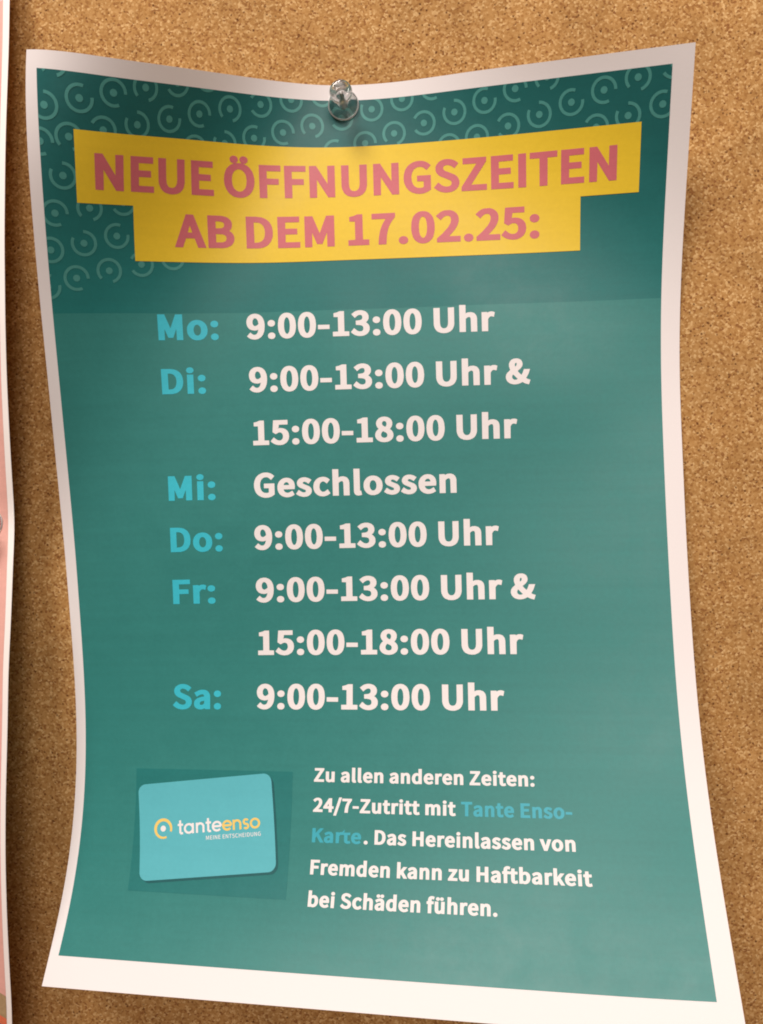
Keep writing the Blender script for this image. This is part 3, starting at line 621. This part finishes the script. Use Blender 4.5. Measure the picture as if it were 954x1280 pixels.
# round lower-case letters, x-height 1, y up, as separate strokes
def glyph(ch):
    r = 0.42
    if ch == 'o':
        return [circ(0.5, 0.5, r, 0, 360, 40)], 1.08
    if ch == 'a':
        return [circ(0.5, 0.5, r, 0, 360, 40), line(0.92, 0.0, 0.92, 1.0)], 1.22
    if ch == 'e':
        return [circ(0.5, 0.5, r, 0, 318, 36), line(0.10, 0.5, 0.92, 0.5)], 1.06
    if ch == 'n':
        return [line(0.12, 0, 0.12, 1.0), np.concatenate([circ(0.46, 0.57, 0.34, 180, 0, 20), line(0.80, 0.5, 0.80, 0.0)])], 1.0
    if ch == 't':
        return [line(0.30, 0.08, 0.30, 1.36), line(0.04, 0.92, 0.60, 0.92), line(0.30, 0.08, 0.58, 0.08)], 0.70
    if ch == 's':
        return [np.concatenate([circ(0.38, 0.715, 0.225, 30, 270, 16), circ(0.38, 0.285, 0.215, 90, -150, 16)])], 0.80


def wordmark(txt, x):
    out = []
    for ch in txt:
        strokes, adv = glyph(ch)
        for s in strokes:
            s = s + np.array([x, 0.0])
            if len(s) == 40:
                out += [stroke(s, 0.215)[:40], stroke(s, 0.215)[40:]]
            else:
                out.append(stroke(s, 0.215))
        x += adv
    return out, x


def union_printed(name, polys, fn, mat, parent, layer):
    """strokes that cross are printed one by one, each a hair above the last, then joined into one part"""
    done = []
    i = 0
    while i < len(polys):
        grp = [polys[i]]
        if i + 1 < len(polys) and len(polys[i]) == 40 and len(polys[i + 1]) == 40:
            grp.append(polys[i + 1])
        i += len(grp)
        done.append(grp)
    base = None
    for k, grp in enumerate(done):
        o = printed(name, [fn(g) for g in grp], mat, parent, layer + 0.12 * (k % 4))
        if base is None:
            base = o
        else:
            bm = bmesh.new()
            bm.from_mesh(base.data)
            bm.from_mesh(o.data)
            bm.to_mesh(base.data)
            bm.free()
            me = o.data
            bpy.data.objects.remove(o)
            bpy.data.meshes.remove(me)
    return base


wa, xe = wordmark('tante', 0.0)
wb, xt = wordmark('enso', xe)
WX0, WX1, WB = 13.6, 42.7, 17.0
sx = (WX1 - WX0) / (xt - 0.08)
XH = 3.2
fw = lambda g: card_pts(np.stack([WX0 + g[:, 0] * sx, WB - g[:, 1] * XH], 1))
union_printed('card_wordmark', wa, fw, M_INK, card, 5)
union_printed('card_wordmark', wb, fw, M_LOGO, card, 5)
tag = text_shapes('MEINE ENTSCHEIDUNG', 'small', 23.7, 42.8, 0, 1.25)
printed('card_tagline', [card_pts(np.stack([p[:, 0], p[:, 1] + 19.4], 1)) for p in tag], M_INK, card, 5)

# ------------------------------------------------------------------ the poster next to it (only its right edge is in view)
EDGE = np.array([[-109.79,49.95,6.0],[-108.42,32.15,10.0],[-107.4,17.79,13.0],[-106.6,3.68,16.0],[-106.19,-9.9,18.33],[-105.59,-23.32,20.67],[-104.71,-49.23,24.0],[-104.01,-74.44,26.0],[-105.14,-91.53,23.81],[-105.87,-109.04,21.62],[-107.53,-127.03,17.2],[-108.36,-134.98,14.91],[-108.75,-138.21,14.0],[-108.41,-141.33,14.95],[-107.59,-150.58,17.82],[-106.36,-168.23,22.31],[-106.09,-185.71,25.38],[-105.23,-202.9,28.33],[-104.8,-224.87,31.33],[-104.32,-240.93,33.16],[-104.0,-257.25,33.81],[-104.46,-275.16,32.37],[-105.12,-294.0,30.07],[-110.97,-339.23,19.93],[-118.32,-396.77,8.0]])
PIN2 = [-117.95,-138.52,13.4]
TOP = 48.0
W2, H2 = 297.0, 420.0


def edge_at(y):
    ys = EDGE[::-1, 1]
    # a light smoothing that keeps the pinch at the pin
    acc = 0
    for d, w in ((-6, 0.25), (0, 0.5), (6, 0.25)):
        acc = acc + w * np.stack([np.interp(y + d, ys, EDGE[::-1, 0]), np.interp(y + d, ys, EDGE[::-1, 2])], -1)
    return acc


def sheet2_raw(u, v):
    # u runs from the right edge to the left
    y = TOP - v
    e = edge_at(y)
    fall = np.exp(-u / 45.0)
    return np.stack([e[:, 0] - u * 0.995, y, 1.2 + (e[:, 1] - 1.2) * fall + 3.0 * np.exp(-((u - 110) / 60) ** 2)], -1)


def sheet2(u, v, lift=0.0):
    u = np.asarray(u, float)
    v = np.asarray(v, float)
    e = 0.5
    P = sheet2_raw(u, v)
    n = np.cross(sheet2_raw(u + e, v) - sheet2_raw(u - e, v), sheet2_raw(u, v + e) - sheet2_raw(u, v - e))
    n /= np.linalg.norm(n, axis=1)[:, None]
    n *= np.sign(n[:, 2:3])
    return P + n * lift, n


other = empty('poster', (-220, -150, 1), 'salmon pink poster with narrow white margin, cut off at the left side', 'poster')
make_sheet('paper_sheet', sheet2, W2, H2, paper_mat('bright_paper', (0.90, 0.875, 0.84, 1)), other)
printed('printed_panel', [rect(2.4, 292, 15.5, 414)], M_SALMON, other, 1, surf=sheet2)
printed('printed_picture', [rect(2.4, 120, 338.0, 346.5)], M_LEAF, other, 2, surf=sheet2)
printed('printed_picture', [rect(2.4, 120, 346.5, 400)], M_ORANGE, other, 2, surf=sheet2)


# ------------------------------------------------------------------ push pins
def lathe(prof, n=48):
    bm = bmesh.new()
    rows = []
    for r, h in prof:
        if r < 1e-6:
            rows.append([bm.verts.new((0, -h * MM, 0))])
        else:
            rows.append([bm.verts.new((r * MM * math.cos(2 * math.pi * k / n), -h * MM, r * MM * math.sin(2 * math.pi * k / n))) for k in range(n)])
    for a, b2 in zip(rows, rows[1:]):
        for k in range(n):
            k2 = (k + 1) % n
            if len(a) == 1:
                bm.faces.new((a[0], b2[k], b2[k2]))
            elif len(b2) == 1:
                bm.faces.new((a[k], b2[0], a[k2]))
            else:
                bm.faces.new((a[k], b2[k], b2[k2], a[k2]))
    bmesh.ops.recalc_face_normals(bm, faces=bm.faces[:])
    for f in bm.faces:
        f.smooth = True
    return bm


HANDLE = [(0, 0.0), (4.3, 0.0), (4.85, 0.15), (5.05, 0.55), (5.0, 1.05), (4.7, 1.4), (4.0, 1.6), (3.1, 1.85), (2.5, 2.4), (2.15, 3.2), (1.95, 4.2), (1.9, 5.2),
          (2.0, 6.0), (2.4, 6.9), (3.0, 7.7), (3.45, 8.4), (3.65, 9.0), (3.65, 9.9), (3.5, 10.5), (3.0, 10.85), (2.0, 10.9), (1.2, 10.8), (0, 10.75)]
NEEDLE = [(0, 8.2), (0.45, 8.2), (0.58, 8.0), (0.58, -5.0), (0.3, -7.5), (0, -9.0)]


RIM_HIGHLIGHT = [(4.86 + 0.3 * math.cos(a), 0.62 + 0.42 * math.sin(a)) for a in [2 * math.pi * k / 10 for k in range(11)]]


def push_pin(p, label):
    r = empty('push_pin', p, label, 'push pin', 'clear push pins')
    for nm, prof, m in (('handle', HANDLE, M_CLEAR), ('rim', RIM_HIGHLIGHT, M_RIM_HIGHLIGHT), ('needle', NEEDLE, M_STEEL)):  # rim: added pale ring that paints the flange's highlight
        me = bpy.data.meshes.new(nm)
        bm = lathe(prof)
        bm.to_mesh(me)
        bm.free()
        me.materials.append(m)
        o = bpy.data.objects.new(nm, me)
        COL.objects.link(o)
        o.parent = r
    return r


pin = push_pin((0, 0, 1.0), 'clear plastic push pin holding the top edge of the teal poster')
pin_b = pin.copy()
COL.objects.link(pin_b)
pin_b.location = Vector(to_world((PIN2[0], PIN2[1], PIN2[2])))
pin_b['label'] = 'clear push pin in the salmon pink poster, mostly cut off at the left side'
for ch in list(pin.children):
    c = ch.copy()
    COL.objects.link(c)
    c.parent = pin_b
